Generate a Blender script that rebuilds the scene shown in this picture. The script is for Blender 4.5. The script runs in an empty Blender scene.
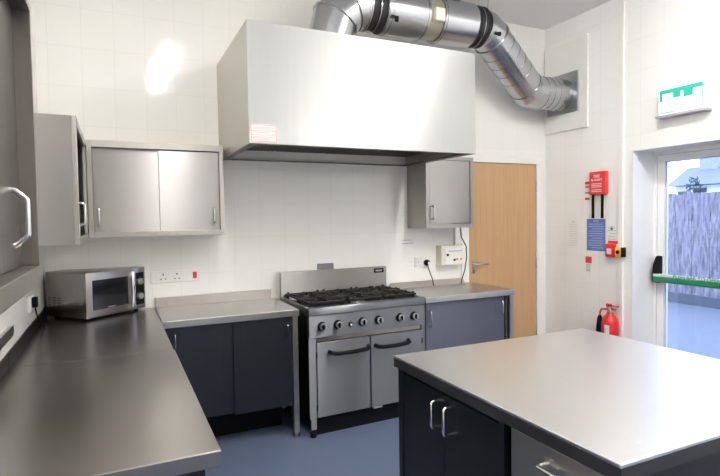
import bpy, bmesh, math, random
from mathutils import Vector, Matrix
random.seed(4)
S = bpy.context.scene
COL = S.collection
# ------------------------------------------------------------------ room numbers (metres)
XL, XR, YB, YR, ZC = -0.441, 3.993, 0.0, -6.2, 3.3985
WT = 0.9                                   # worktop height

# ------------------------------------------------------------------ materials
MATS = {}
def _new(name):
    m = bpy.data.materials.new(name); m.use_nodes = True
    nt = m.node_tree; b = nt.nodes['Principled BSDF']
    MATS[name] = m
    return m, nt, b
def mat(name, col, rough=0.5, metal=0.0, spec=0.5, noise=0.0, nscale=20.0, emit=None, estr=0.0, coat=0.0, bump=0.0):
    m, nt, b = _new(name)
    b.inputs['Base Color'].default_value = (*col, 1); b.inputs['Roughness'].default_value = rough
    b.inputs['Metallic'].default_value = metal; b.inputs['Specular IOR Level'].default_value = spec
    b.inputs['Coat Weight'].default_value = coat
    if emit:
        b.inputs['Emission Color'].default_value = (*emit, 1); b.inputs['Emission Strength'].default_value = estr
    if noise or bump:
        tc = nt.nodes.new('ShaderNodeTexCoord'); n = nt.nodes.new('ShaderNodeTexNoise')
        n.inputs['Scale'].default_value = nscale; n.inputs['Detail'].default_value = 4
        nt.links.new(tc.outputs['Object'], n.inputs['Vector'])
        if noise:
            mx = nt.nodes.new('ShaderNodeMixRGB')
            mx.inputs[1].default_value = (*[c*(1-noise) for c in col], 1); mx.inputs[2].default_value = (*[min(1, c*(1+noise)) for c in col], 1)
            nt.links.new(n.outputs['Fac'], mx.inputs[0]); nt.links.new(mx.outputs[0], b.inputs['Base Color'])
        if bump:
            bp = nt.nodes.new('ShaderNodeBump'); bp.inputs['Strength'].default_value = bump; bp.inputs['Distance'].default_value = 0.002
            nt.links.new(n.outputs['Fac'], bp.inputs['Height']); nt.links.new(bp.outputs[0], b.inputs['Normal'])
    return m
def steel(name, col, rough, stretch=(2, 60, 60), var=0.06, metal=1.0, bump=0.012, aniso=0.0, rvar=.15):
    """brushed sheet steel: fine streaks along the least-scaled axis vary the tone, gloss and normal"""
    m, nt, b = _new(name)
    b.inputs['Metallic'].default_value = metal
    if aniso:                                   # horizontally brushed: reflections smear up and down
        b.inputs['Anisotropic'].default_value = aniso
        tv = nt.nodes.new('ShaderNodeCombineXYZ'); tv.inputs[0].default_value = .015; tv.inputs[1].default_value = .01; tv.inputs[2].default_value = 1.0
        nt.links.new(tv.outputs[0], b.inputs['Tangent'])
    tc = nt.nodes.new('ShaderNodeTexCoord'); mp = nt.nodes.new('ShaderNodeMapping'); mp.inputs['Scale'].default_value = stretch
    n = nt.nodes.new('ShaderNodeTexNoise'); n.inputs['Scale'].default_value = 1.0; n.inputs['Detail'].default_value = 5
    nt.links.new(tc.outputs['Object'], mp.inputs['Vector']); nt.links.new(mp.outputs[0], n.inputs['Vector'])
    mx = nt.nodes.new('ShaderNodeMixRGB')
    mx.inputs[1].default_value = (*[c*(1-var) for c in col], 1); mx.inputs[2].default_value = (*[min(1, c*(1+var)) for c in col], 1)
    nt.links.new(n.outputs['Fac'], mx.inputs[0]); nt.links.new(mx.outputs[0], b.inputs['Base Color'])
    mr = nt.nodes.new('ShaderNodeMapRange'); mr.inputs['To Min'].default_value = rough*(1-rvar); mr.inputs['To Max'].default_value = rough*(1+rvar)
    nt.links.new(n.outputs['Fac'], mr.inputs['Value']); nt.links.new(mr.outputs[0], b.inputs['Roughness'])
    if bump and not aniso:
        bp = nt.nodes.new('ShaderNodeBump'); bp.inputs['Strength'].default_value = bump; bp.inputs['Distance'].default_value = 0.001
        nt.links.new(n.outputs['Fac'], bp.inputs['Height']); nt.links.new(bp.outputs[0], b.inputs['Normal'])
    return m
def tiles(name, axis, ox, oz, tw, th, col, grout, rough=0.12):
    """glazed wall tiles in a straight grid; axis = the wall's horizontal axis"""
    m, nt, b = _new(name)
    N, L = nt.nodes.new, nt.links.new
    tc = N('ShaderNodeTexCoord'); sp = N('ShaderNodeSeparateXYZ'); L(tc.outputs['Object'], sp.inputs[0])
    def chan(out, off, size):
        a = N('ShaderNodeMath'); a.operation = 'ADD'; a.inputs[1].default_value = -off + 40*size; L(out, a.inputs[0])
        d = N('ShaderNodeMath'); d.operation = 'DIVIDE'; d.inputs[1].default_value = size; L(a.outputs[0], d.inputs[0])
        f = N('ShaderNodeMath'); f.operation = 'FRACT'; L(d.outputs[0], f.inputs[0])
        s = N('ShaderNodeMath'); s.operation = 'SUBTRACT'; s.inputs[1].default_value = 0.5; L(f.outputs[0], s.inputs[0])
        q = N('ShaderNodeMath'); q.operation = 'ABSOLUTE'; L(s.outputs[0], q.inputs[0])
        k = N('ShaderNodeMath'); k.operation = 'MULTIPLY'; k.inputs[1].default_value = size; L(q.outputs[0], k.inputs[0])
        e = N('ShaderNodeMath'); e.operation = 'SUBTRACT'; e.inputs[0].default_value = size/2; L(k.outputs[0], e.inputs[1])
        fl = N('ShaderNodeMath'); fl.operation = 'FLOOR'; L(d.outputs[0], fl.inputs[0])
        return e.outputs[0], fl.outputs[0]
    eh, fh = chan(sp.outputs['XYZ'.index(axis)], ox, tw); ev, fv = chan(sp.outputs[2], oz, th)
    mn = N('ShaderNodeMath'); mn.operation = 'MINIMUM'; L(eh, mn.inputs[0]); L(ev, mn.inputs[1])
    mr = N('ShaderNodeMapRange'); mr.inputs['From Min'].default_value = 0.0008; mr.inputs['From Max'].default_value = 0.0026
    L(mn.outputs[0], mr.inputs['Value'])
    mx = N('ShaderNodeMixRGB'); mx.inputs[1].default_value = (*grout, 1); mx.inputs[2].default_value = (*col, 1)
    L(mr.outputs[0], mx.inputs[0]); L(mx.outputs[0], b.inputs['Base Color'])
    b.inputs['Roughness'].default_value = rough; b.inputs['Specular IOR Level'].default_value = 0.5
    # each tile sits at a very slightly different tilt
    cb = N('ShaderNodeCombineXYZ'); L(fh, cb.inputs[0]); L(fv, cb.inputs[1])
    wn = N('ShaderNodeTexWhiteNoise'); wn.noise_dimensions = '2D'; L(cb.outputs[0], wn.inputs['Vector'])
    vs = N('ShaderNodeVectorMath'); vs.operation = 'SUBTRACT'; vs.inputs[1].default_value = (.5, .5, .5); L(wn.outputs['Color'], vs.inputs[0])
    vm = N('ShaderNodeVectorMath'); vm.operation = 'SCALE'; vm.inputs['Scale'].default_value = 0.018; L(vs.outputs[0], vm.inputs[0])
    nz = N('ShaderNodeTexNoise'); nz.inputs['Scale'].default_value = 7; L(tc.outputs['Object'], nz.inputs['Vector'])
    bp = N('ShaderNodeBump'); bp.inputs['Strength'].default_value = 0.08; bp.inputs['Distance'].default_value = 0.004; L(nz.outputs['Fac'], bp.inputs['Height'])
    bq = N('ShaderNodeBump'); bq.inputs['Strength'].default_value = 0.35; bq.inputs['Distance'].default_value = 0.001
    L(mr.outputs[0], bq.inputs['Height']); L(bp.outputs[0], bq.inputs['Normal'])
    va = N('ShaderNodeVectorMath'); va.operation = 'ADD'; L(bq.outputs[0], va.inputs[0]); L(vm.outputs[0], va.inputs[1])
    nn = N('ShaderNodeVectorMath'); nn.operation = 'NORMALIZE'; L(va.outputs[0], nn.inputs[0]); L(nn.outputs[0], b.inputs['Normal'])
    return m
def wood(name, c1, c2, rough=0.4, sc=(60, 60, 1.6)):
    m, nt, b = _new(name); N, L = nt.nodes.new, nt.links.new
    tc = N('ShaderNodeTexCoord'); mp = N('ShaderNodeMapping'); mp.inputs['Scale'].default_value = sc
    n = N('ShaderNodeTexNoise'); n.inputs['Scale'].default_value = 1; n.inputs['Detail'].default_value = 6; n.inputs['Distortion'].default_value = .3
    L(tc.outputs['Object'], mp.inputs[0]); L(mp.outputs[0], n.inputs['Vector'])
    r = N('ShaderNodeValToRGB'); r.color_ramp.elements[0].position = .3; r.color_ramp.elements[1].position = .7
    r.color_ramp.elements[0].color = (*c1, 1); r.color_ramp.elements[1].color = (*c2, 1)
    L(n.outputs['Fac'], r.inputs[0]); L(r.outputs[0], b.inputs['Base Color']); b.inputs['Roughness'].default_value = rough
    return m

M_tileB = tiles('back_wall_tile', 'X', 0.0235, 1.127, .2, .2625, (.855, .845, .81), (.785, .775, .745))
M_tileR = tiles('right_wall_tile', 'Y', -.062, .879, .2, .2625, (.87, .865, .85), (.79, .785, .77))
M_tileL = tiles('left_wall_tile', 'Y', -.05, 1.127, .2, .2625, (.855, .845, .81), (.785, .775, .745))
M_paint = mat('white_wall_paint', (.82, .805, .775), .6)
M_reveal = mat('white_reveal_plaster', (.82, .82, .84), .55)
M_ceil = mat('ceiling_paint', (.87, .855, .85), .8, noise=.03, nscale=3)
M_floor = mat('blue_vinyl', (.115, .145, .225), .42, noise=.10, nscale=140)
M_white = mat('white_gloss_paint', (.83, .82, .79), .3)
M_upvc = mat('white_upvc', (.84, .83, .83), .25)
M_oak = wood('oak_veneer', (.50, .305, .15), (.57, .36, .19))
M_hood = steel('hood_steel', (.56, .57, .555), .46, (45, 45, 1.5), .06, aniso=.9)
M_hoodside = steel('hood_side_steel', (.60, .58, .53), .45, (45, 45, 1.5), .05)
M_steelV = steel('cabinet_steel', (.42, .405, .39), .37, (22, 22, 2), .02, rvar=.03, aniso=.9)
M_frame = steel('cabinet_frame_steel', (.44, .42, .395), .36, (30, 30, 30), .05)
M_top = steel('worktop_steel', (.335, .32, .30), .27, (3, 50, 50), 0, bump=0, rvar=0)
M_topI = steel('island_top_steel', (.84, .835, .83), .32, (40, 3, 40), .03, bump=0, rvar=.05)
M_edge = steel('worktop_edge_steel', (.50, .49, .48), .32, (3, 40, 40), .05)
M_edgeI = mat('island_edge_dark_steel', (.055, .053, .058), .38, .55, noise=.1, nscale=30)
M_range = steel('range_steel', (.235, .24, .26), .36, (22, 22, 2), .02, rvar=.03, aniso=1.0)
M_rangeT = steel('range_backsplash_steel', (.34, .33, .315), .37, (22, 22, 2), .02, rvar=.03, aniso=1.0)
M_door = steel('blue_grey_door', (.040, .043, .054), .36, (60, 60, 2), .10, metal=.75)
M_doorI = steel('island_charcoal_door', (.017, .017, .020), .33, (60, 60, 2), .10, metal=.35)
M_draw = steel('drawer_steel', (.50, .48, .45), .40, (3, 50, 50), .06)
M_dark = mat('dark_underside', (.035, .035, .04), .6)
M_hin = steel('hood_inner_steel', (.18, .17, .155), .45, (40, 40, 3), .08)
M_iron = mat('cast_iron', (.012, .011, .010), .45, 0, .32, noise=.2, nscale=60)
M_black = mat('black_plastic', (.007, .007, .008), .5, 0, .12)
M_rubber = mat('black_rubber', (.015, .015, .017), .55)
M_chrome = mat('chrome', (.78, .78, .79), .14, 1)
M_satin = mat('satin_metal', (.62, .61, .60), .28, 1)
M_galv = steel('galvanised_duct', (.46, .47, .49), .24, (6, 6, 6), .10)
M_galvp = steel('galvanised_plate', (.42, .44, .45), .38, (6, 6, 6), .14)
M_band = mat('tan_neck_band', (.36, .34, .27), .45, .5)
M_cream = mat('cream_plastic', (.74, .72, .62), .45)
M_red = mat('red_enamel', (.66, .025, .03), .28)
M_redp = mat('red_plastic', (.72, .05, .05), .4)
M_yel = mat('yellow_plastic', (.80, .45, .06), .4)
M_blue = mat('blue_card', (.13, .20, .48), .5)
M_paper = mat('white_paper', (.82, .81, .79), .6)
M_ink = mat('grey_print', (.42, .42, .47), .7)
M_wink = mat('white_print', (.85, .85, .88), .6)
M_pink = mat('pink_print', (.40, .16, .17), .7)
M_greenp = mat('green_print', (.25, .55, .33), .6)
M_bargreen = mat('green_push_bar', (.02, .22, .10), .3)
M_barpale = mat('pale_push_bar_top', (.62, .74, .66), .35)
M_glassdark = mat('dark_oven_glass', (.012, .012, .014), .08)
M_socket = mat('socket_white', (.80, .79, .77), .35)
M_label = mat('silver_label', (.5, .5, .52), .4, .6)
M_exitgreen = mat('exit_green', (.02, .22, .17), .4, emit=(.03, .50, .38), estr=.42)
M_exitwhite = mat('exit_white', (.85, .9, .88), .4, emit=(.85, 1, .97), estr=.75)
M_lamp = mat('lamp_diffuser', (.9, .9, .88), .5, emit=(1, .98, .945), estr=40)
M_fence = wood('fence_timber', (.10, .085, .10), (.36, .32, .345), .8, (28, 28, 5))
M_pave = mat('concrete_yard', (.19, .20, .215), .85, noise=.06, nscale=1.5)
M_kerb = mat('concrete_gravel_board', (.11, .118, .13), .85, noise=.08, nscale=3)
M_roof = mat('slate_roof', (.20, .205, .215), .7, noise=.12, nscale=6)
M_rend = mat('white_render', (.80, .80, .80), .8)
M_brick = mat('chimney_brick', (.36, .36, .42), .8, noise=.15, nscale=10)
M_leaf = mat('shrub_leaf', (.05, .09, .08), .6, noise=.4, nscale=20)
def glass_mat():
    m, nt, b = _new('clear_glass')
    nt.nodes.remove(b); out = [n for n in nt.nodes if n.type == 'OUTPUT_MATERIAL'][0]
    t = nt.nodes.new('ShaderNodeBsdfTransparent'); t.inputs[0].default_value = (.95, .975, .98, 1)
    g = nt.nodes.new('ShaderNodeBsdfGlossy'); g.inputs['Roughness'].default_value = .02
    f = nt.nodes.new('ShaderNodeFresnel'); f.inputs[0].default_value = 1.45
    x = nt.nodes.new('ShaderNodeMixShader'); nt.links.new(f.outputs[0], x.inputs[0])
    nt.links.new(t.outputs[0], x.inputs[1]); nt.links.new(g.outputs[0], x.inputs[2]); nt.links.new(x.outputs[0], out.inputs[0])
    return m
M_glass = glass_mat()

# ------------------------------------------------------------------ mesh helpers
class MB:
    def __init__(s): s.bm = bmesh.new()
    def box(s, x0, x1, y0, y1, z0, z1, bev=0.0, seg=2):
        t = bmesh.new()
        bmesh.ops.create_cube(t, size=1)
        for v in t.verts:
            v.co = Vector(((x0+x1)/2 + v.co.x*(x1-x0), (y0+y1)/2 + v.co.y*(y1-y0), (z0+z1)/2 + v.co.z*(z1-z0)))
        if bev: bmesh.ops.bevel(t, geom=t.edges[:], offset=bev, segments=seg, affect='EDGES', profile=.5)
        return s._add(t)
    def _add(s, t):
        me = bpy.data.meshes.new('tmp'); t.to_mesh(me); t.free(); s.bm.from_mesh(me); bpy.data.meshes.remove(me); return s
    def quad(s, *pts):
        s.bm.faces.new([s.bm.verts.new(p) for p in pts]); return s
    def prism(s, pts, off):
        """closed polygon pts extruded by vector off"""
        off = Vector(off); a = [s.bm.verts.new(p) for p in pts]; b = [s.bm.verts.new(Vector(p)+off) for p in pts]
        s.bm.faces.new(a); s.bm.faces.new(b[::-1]); n = len(a)
        for i in range(n): s.bm.faces.new((a[i], b[i], b[(i+1) % n], a[(i+1) % n]))
        return s
    def cyl(s, p, q, r, n=20, r2=None, bev=0.0):
        p, q = Vector(p), Vector(q); d = (q-p); r2 = r if r2 is None else r2
        u = d.orthogonal().normalized(); w = d.normalized().cross(u)
        A = [s.bm.verts.new(p + (u*math.cos(6.28318531*i/n) + w*math.sin(6.28318531*i/n))*r) for i in range(n)]
        B = [s.bm.verts.new(q + (u*math.cos(6.28318531*i/n) + w*math.sin(6.28318531*i/n))*r2) for i in range(n)]
        s.bm.faces.new(A[::-1]); s.bm.faces.new(B)
        for i in range(n): s.bm.faces.new((A[i], A[(i+1) % n], B[(i+1) % n], B[i]))
        return s
    def tube(s, pts, r, n=12, cap=True, split=False):
        """round tube with mitred bends; split gives every length its own rings (a crease at each seam)"""
        P = [Vector(p) for p in pts]; m = len(P); R = r if isinstance(r, (list, tuple)) else [r]*m
        T = [(P[i+1]-P[i]).normalized() for i in range(m-1)]
        u = T[0].orthogonal().normalized(); rings = []
        for i in range(m):
            if i == 0: t, nrm = T[0], T[0]
            elif i == m-1: t, nrm = T[-1], T[-1]
            else: t = T[i-1]; nrm = (T[i-1]+T[i]).normalized()
            u = (u - t*u.dot(t)).normalized(); w = t.cross(u)
            ring = []
            for k in range(n):
                a = 6.28318531*k/n; o = (u*math.cos(a)+w*math.sin(a))*R[i]
                o = o - t*(o.dot(nrm)/t.dot(nrm))        # slide along the incoming length on to the mitre plane
                ring.append(P[i]+o)
            rings.append(ring)
            if i < m-1 and i > 0:
                u = (u - T[i]*u.dot(T[i])).normalized()
        prev = None
        for i in range(m-1):
            A = prev if (prev and not split) else [s.bm.verts.new(c) for c in rings[i]]
            B = [s.bm.verts.new(c) for c in rings[i+1]]
            for k in range(n): s.bm.faces.new((A[k], A[(k+1) % n], B[(k+1) % n], B[k]))
            if i == 0 and cap: s.bm.faces.new(A[::-1])
            if i == m-2 and cap: s.bm.faces.new(B)
            prev = B
        return s
    def lathe(s, prof, c, n=28, axis='z'):
        """prof: list of (radius, height) around an axis through c"""
        c = Vector(c); rings = []
        for r, h in prof:
            ring = []
            for k in range(n):
                a = 6.28318531*k/n
                v = {'z': Vector((r*math.cos(a), r*math.sin(a), h)), 'y': Vector((r*math.cos(a), -h, r*math.sin(a))), 'x': Vector((-h, r*math.cos(a), r*math.sin(a)))}[axis]
                ring.append(s.bm.verts.new(c+v))
            rings.append(ring)
        for A, B in zip(rings, rings[1:]):
            for k in range(n): s.bm.faces.new((A[k], A[(k+1) % n], B[(k+1) % n], B[k]))
        s.bm.faces.new(rings[0][::-1]); s.bm.faces.new(rings[-1])
        return s
    def text(s, body, size, origin, xdir, up, depth=.0006, align='CENTER'):
        cu = bpy.data.curves.new('t', 'FONT'); cu.body = body; cu.size = size; cu.align_x = align; cu.align_y = 'CENTER'; cu.extrude = depth
        ob = bpy.data.objects.new('t', cu); COL.objects.link(ob)
        bpy.context.view_layer.update()
        me = bpy.data.meshes.new_from_object(ob.evaluated_get(bpy.context.evaluated_depsgraph_get()))
        X, U = Vector(xdir).normalized(), Vector(up).normalized(); Nn = X.cross(U)
        mt = Matrix((X, U, Nn)).transposed().to_4x4(); mt.translation = Vector(origin)
        me.transform(mt); s.bm.from_mesh(me)
        bpy.data.objects.remove(ob); bpy.data.curves.remove(cu); bpy.data.meshes.remove(me)
        return s

ORG = {}
def obj(name, mb, m, parent=None, smooth=False, label=None):
    """link a mesh object; a child's vertices are given in world metres (or in the thing's own frame if that is turned)"""
    bmesh.ops.recalc_face_normals(mb.bm, faces=mb.bm.faces)
    me = bpy.data.meshes.new(name); mb.bm.to_mesh(me); mb.bm.free()
    o = bpy.data.objects.new(name, me); COL.objects.link(o); me.materials.append(m)
    if smooth:
        for p in me.polygons: p.use_smooth = True
        me.set_sharp_from_angle(angle=math.radians(38))
    if parent:
        o.parent = parent; org = ORG[parent]; ORG[o] = org
        if org.length: me.transform(Matrix.Translation(-org))
    else:
        ORG[o] = Vector((0, 0, 0))
    if label: o['label'] = label
    return o
def thing(name, label, cat, loc, rz=0.0, group=None, local=False):
    o = bpy.data.objects.new(name, None); COL.objects.link(o); o.empty_display_size = .1
    o.location = loc; o.rotation_euler = (0, 0, rz); o['label'] = label; o['category'] = cat
    if group: o['group'] = group
    ORG[o] = Vector((0, 0, 0)) if local else Vector(loc)
    return o
def struct(o, label=None):
    o['kind'] = 'structure'
    if label: o['label'] = label
    return o
def tag(o, label, cat, group=None):
    o['label'] = label; o['category'] = cat
    if group: o['group'] = group
    return o
def d_handle(axis, base, out, length, r=.006, stand=.035, horizontal=None):
    """bow handle: a bar standing off the face; base = centre on the face, out = face normal"""
    b, o = Vector(base), Vector(out); a = Vector(horizontal) if horizontal else Vector((0, 0, 1))
    p0, p1 = b - a*length/2, b + a*length/2; c = stand*.35
    pts = [p0, p0+o*(stand-c)]
    for k in (1, 2): pts.append(p0 + o*(stand-c+c*math.sin(k*.7854)) + a*(c*(1-math.cos(k*.7854))))
    q = [p1 + o*(stand-c+c*math.sin(k*.7854)) - a*(c*(1-math.cos(k*.7854))) for k in (2, 1)] + [p1+o*(stand-c), p1]
    return MB().tube(pts+q, r, 10)

# ================================================================== SETTING
f = MB().box(XL-.15, XR+.34, YR-.15, .15, -.1, 0); struct(obj('floor', f, M_floor), 'blue speckled vinyl floor')
c = MB().box(XL-.15, XR+.34, YR-.15, .15, ZC, ZC+.1); struct(obj('ceiling', c, M_ceil))
DX0, DX1, DZ = 2.982, 3.905, 2.078                      # opening of the timber door in the back wall
w = MB().box(XL-.15, DX0, 0, .15, 0, ZC); w.box(DX1, XR+.34, 0, .15, 0, ZC); w.box(DX0, DX1, 0, .15, DZ, ZC)
struct(obj('wall_back', w, M_tileB))
struct(obj('wall_left', MB().box(XL-.15, XL, YR, 0, 0, ZC), M_tileL))
OY0, OY1, OZ = -.985, -2.02, 2.068                      # opening of the exit in the right wall
w = MB().box(XR, XR+.34, OY0, 0, 0, ZC); w.box(XR, XR+.34, YR, OY1, 0, ZC); w.box(XR, XR+.34, OY1, OY0, OZ, ZC)
struct(obj('wall_right', w, M_tileR))
struct(obj('wall_rear', MB().box(XL-.15, XR+.34, YR-.15, YR, 0, ZC), M_paint))
# plaster lining of the exit reveal
r = MB().box(XR-.002, XR+.27, OY0-.012, OY0, 0, OZ); r.box(XR-.002, XR+.27, OY1, OY1+.012, 0, OZ); r.box(XR-.002, XR+.27, OY1, OY0, OZ-.012, OZ)
struct(obj('trim_1', r, M_reveal), 'white lining of the deep exit door reveal')
bb = MB().box(XR-.012, XR, OY0-.0, 0, 0, .10); struct(obj('baseboard_right', bb, M_floor))

# timber door in the back wall
d1 = bpy.data.objects.new('door_1', None); COL.objects.link(d1); d1.location = ((DX0+DX1)/2, 0, 0); struct(d1, 'oak veneered internal door in a white frame'); ORG[d1] = Vector(d1.location)
fr = MB().box(DX0-.05, DX0+.035, -.018, .10, 0, DZ+.03, .003); fr.box(3.862, DX1+.03, -.018, .10, 0, DZ+.03, .003); fr.box(DX0+.035, 3.862, -.018, .10, 2.038, DZ+.03, .003)
obj('door_frame', fr, M_white, d1, label='white painted door frame')
lf = obj('door_leaf', MB().box(DX0+.039, 3.853, -.010, .034, .006, 2.033, .002), M_oak, d1)
obj('backing_stop', MB().box(DX0+.02, 3.88, .04, .10, 0, 2.05), M_dark, d1)
hd = MB().cyl((3.072, -.010, 1.07), (3.072, -.02, 1.07), .026, 24); hd.tube([(3.072, -.015, 1.07), (3.072, -.052, 1.07), (3.082, -.058, 1.07), (3.205, -.058, 1.07)], .009, 12)
obj('lever_handle', hd, M_satin, lf, True, 'satin metal lever handle')
k = MB().cyl((3.072, -.010, 1.005), (3.072, -.018, 1.005), .024, 24); obj('keyhole_plate', k, M_satin, lf, True)
k = MB().box(3.0695, 3.0745, -.019, -.0179, .995, 1.012); obj('keyhole', k, M_black, lf)
for z in (1.815, 1.045, .30):
    obj('hinge', MB().cyl((3.858, -.016, z-.055), (3.858, -.016, z+.055), .008, 10), M_satin, d1, True)

# glazed exit in the right wall
d2 = bpy.data.objects.new('door_2', None); COL.objects.link(d2); d2.location = (4.30, (OY0+OY1)/2, 0); struct(d2, 'white framed glazed exit door with a push bar'); ORG[d2] = Vector(d2.location)
X0, X1 = XR+.27, XR+.345
y0, y1, zt = OY0, OY1, OZ
q = MB().box(X0, X1, y0-.035, y0, 0, zt, .003); q.box(X0, X1, y1, y1+.035, 0, zt, .003); q.box(X0, X1, y1+.035, y0-.035, zt-.04, zt, .003)
obj('outer_frame', q, M_upvc, d2)
a0, a1, b0, b1 = y0-.039, y1+.039, .012, zt-.044
q = MB().box(X0+.005, X1-.008, a0-.062, a0, b0, b1, .004); q.box(X0+.005, X1-.008, a1, a1+.062, b0, b1, .004)
q.box(X0+.005, X1-.008, a1+.062, a0-.062, b1-.055, b1, .004); q.box(X0+.005, X1-.008, a1+.062, a0-.062, b0, b0+.14, .004)
lf2 = obj('door_leaf', q, M_upvc, d2)
gz = MB().box(X0+.030, X0+.036, a1+.0625, a0-.0625, b0+.141, b1-.056); obj('glass_pane', gz, M_glass, lf2)
gk = MB()
gk.box(X0+.026, X0+.0295, a0-.068, a0-.0622, b0+.141, b1-.056); gk.box(X0+.026, X0+.0295, a1+.0622, a1+.068, b0+.141, b1-.056); gk.box(X0+.026, X0+.0295, a1+.068, a0-.068, b1-.062, b1-.0562)
obj('glazing_gasket', gk, M_ink, lf2)
# push bar : two black end housings and a two-tone bar
for (ye, sgn) in ((-1.028, -1), (-1.965, 1)):
    e = MB().prism([(X0-.055, ye, .935), (X0-.075, ye, .945), (X0-.075, ye, 1.0), (X0-.05, ye, 1.09), (X0-.022, ye, 1.155), (X0+.005, ye, 1.16), (X0+.005, ye, .925), (X0-.04, ye, .925)], (0, sgn*.05, 0))
    bmesh.ops.bevel(e.bm, geom=e.bm.edges[:], offset=.006, segments=2, affect='EDGES')
    obj('bar_housing', e, M_black, d2, True, 'black end housing of the push bar')
pb = obj('push_bar', MB().box(X0-.088, X0-.040, -1.945, -1.048, .938, .985, .008), M_bargreen, d2, True, 'green front of the push bar')
obj('push_bar_cap', MB().box(X0-.083, X0-.035, -1.945, -1.048, .9855, 1.008, .004), M_barpale, pb, False, 'pale top strip of the push bar')
obj('push_bar_text', MB().text('PUSH BAR TO OPEN', .042, (X0-.0835, -1.42, .9975), (0, -1, 0), (0, 0, 1)), M_bargreen, pb)

# ================================================================== things on the walls, right
def flat_box(x0, x1, ya, yb, z0, z1, bev=0): return MB().box(x0, x1, min(ya, yb), max(ya, yb), z0, z1, bev)
# cable trunking, board behind the duct
tag(obj('cable_trunking', flat_box(XR-.02, XR, -.871, -.911, .10, ZC, .002), M_white), 'white vertical cable trunking from floor to ceiling on the right wall', 'trunking')
bd = thing('wall_board', 'white square board around the duct outlet high on the right wall', 'panel', (XR, -.273, 2.34))
obj('board', flat_box(XR-.020, XR, -.010, -.537, 2.34, 3.19, .003), M_white, bd)
ed = MB(); ed.box(XR-.024, XR-.0202, -.537, -.527, 2.34, 3.19); ed.box(XR-.024, XR-.0202, -.527, -.010, 2.34, 2.35)
obj('edge_strip', ed, M_paint, bd)

# exit sign
ex = thing('exit_sign', 'lit green and white emergency exit sign above the glazed door', 'sign', (XR, -1.43, 2.29))
obj('housing', flat_box(XR-.062, XR, -1.262, -1.63, 2.297, 2.505, .004), M_socket, ex)
tr = MB().box(XR-.085, XR, -1.64, -1.25, 2.276, 2.2965, .003); obj('base_tray', tr, M_ink, ex, label='grey base tray')
xf = XR-.0622
pan = obj('sign_panel', flat_box(xf-.004, xf, -1.272, -1.616, 2.303, 2.495), M_exitwhite, ex)
g = MB(); xs = xf-.0045
g.box(xs-.0005, xs, -1.612, -1.276, 2.458, 2.491)                       # green header strip
g.box(xs-.0005, xs, -1.300, -1.276, 2.40, 2.458); g.box(xs-.0005, xs, -1.445, -1.385, 2.415, 2.458); g.box(xs-.0005, xs, -1.54, -1.465, 2.408, 2.458)
g.box(xs-.0005, xs, -1.612, -1.604, 2.31, 2.458); g.box(xs-.0005, xs, -1.40, -1.276, 2.307, 2.318)
obj('green_field', g, M_exitgreen, pan)
p = MB()                                                                # running figure and door in white on the green
p.lathe([(.0, 0), (.011, 0), (.011, .0004), (.0, .0004)], (xs-.0008, -1.362, 2.442), 16, 'x')
p.prism([(xs-.0008, y, z) for y, z in ((-1.375, 2.43), (-1.352, 2.43), (-1.325, 2.405), (-1.30, 2.40), (-1.30, 2.392), (-1.33, 2.394), (-1.35, 2.405), (-1.352, 2.375), (-1.375, 2.345), (-1.38, 2.315), (-1.392, 2.315), (-1.39, 2.348), (-1.375, 2.375))], (-.0004, 0, 0))
obj('running_figure', p, M_exitwhite, pan)

# fire blanket in its box, with two pull straps
fb = thing('fire_blanket_box', 'red fire blanket box with two hanging black straps on the right wall', 'fire blanket', (XR, -.68, 1.70))
bx = obj('box', flat_box(XR-.048, XR, -.583, -.757, 1.704, 1.912, .008), M_redp, fb, True)
t = MB().text('FIRE', .036, (XR-.0486, -.667, 1.868), (0, -1, 0), (0, 0, 1)); t.text('BLANKET', .028, (XR-.0486, -.667, 1.836), (0, -1, 0), (0, 0, 1))
for z in (1.80, 1.785, 1.77, 1.745, 1.73): t.box(XR-.0490, XR-.0482, -.72, -.61, z, z+.005)
obj('lettering', t, M_wink, bx)
for y in (-.610, -.710): obj('pull_strap', flat_box(XR-.030, XR-.024, y-.013, y+.013, 1.49, 1.71), M_black, fb, label='black webbing pull strap')
ss = thing('fire_blanket_sign', 'narrow red and white strip sign left of the fire blanket box', 'sign', (XR, -.52, 1.65))
bs = obj('backing', flat_box(XR-.002, XR, -.498, -.552, 1.655, 1.835), M_paper, ss)
for z0, z1 in ((1.805, 1.832), (1.775, 1.79), (1.72, 1.735), (1.662, 1.682)): obj('red_print', MB().box(XR-.003, XR-.0022, -.55, -.50, z0, z1), M_redp, bs)
def sheet(name, label, cat, ya, yb, z0, z1, m, lines, lm, hd=None):
    t = thing(name, label, cat, (XR, (ya+yb)/2, z0))
    b = obj('sheet', flat_box(XR-.002, XR, ya, yb, z0, z1), m, t)
    g = MB(); y = min(ya, yb); wd = abs(yb-ya); H = z1-z0
    for i in range(lines):
        z = z1 - H*.16 - i*(H*.74/max(1, lines-1)); a = .1 if i % 3 else .16
        g.box(XR-.0028, XR-.0021, y+wd*a, y+wd*(.9 if i % 4 != 2 else .72), z-.0028, z+.0028)
    g.box(XR-.0028, XR-.0021, y+wd*.35, y+wd*.65, z1-H*.085, z1-H*.045)
    obj('printed_lines', g, lm, b)
    return t
sheet('fire_notice', 'blue fire notice hanging under the fire blanket straps', 'notice', -.52, -.724, 1.190, 1.483, M_blue, 11, mat('pale_blue_print', (.42, .47, .66), .6))
sheet('paper_notice', 'white paper notice left of the blue fire notice', 'notice', -.294, -.428, 1.207, 1.475, M_paper, 10, mat('pale_print', (.66, .655, .65), .7))
gn = sheet('assembly_notice', 'pale green and white notice above the red call point', 'notice', -.740, -.843, 1.290, 1.425, M_paper, 5, M_greenp)
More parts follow.
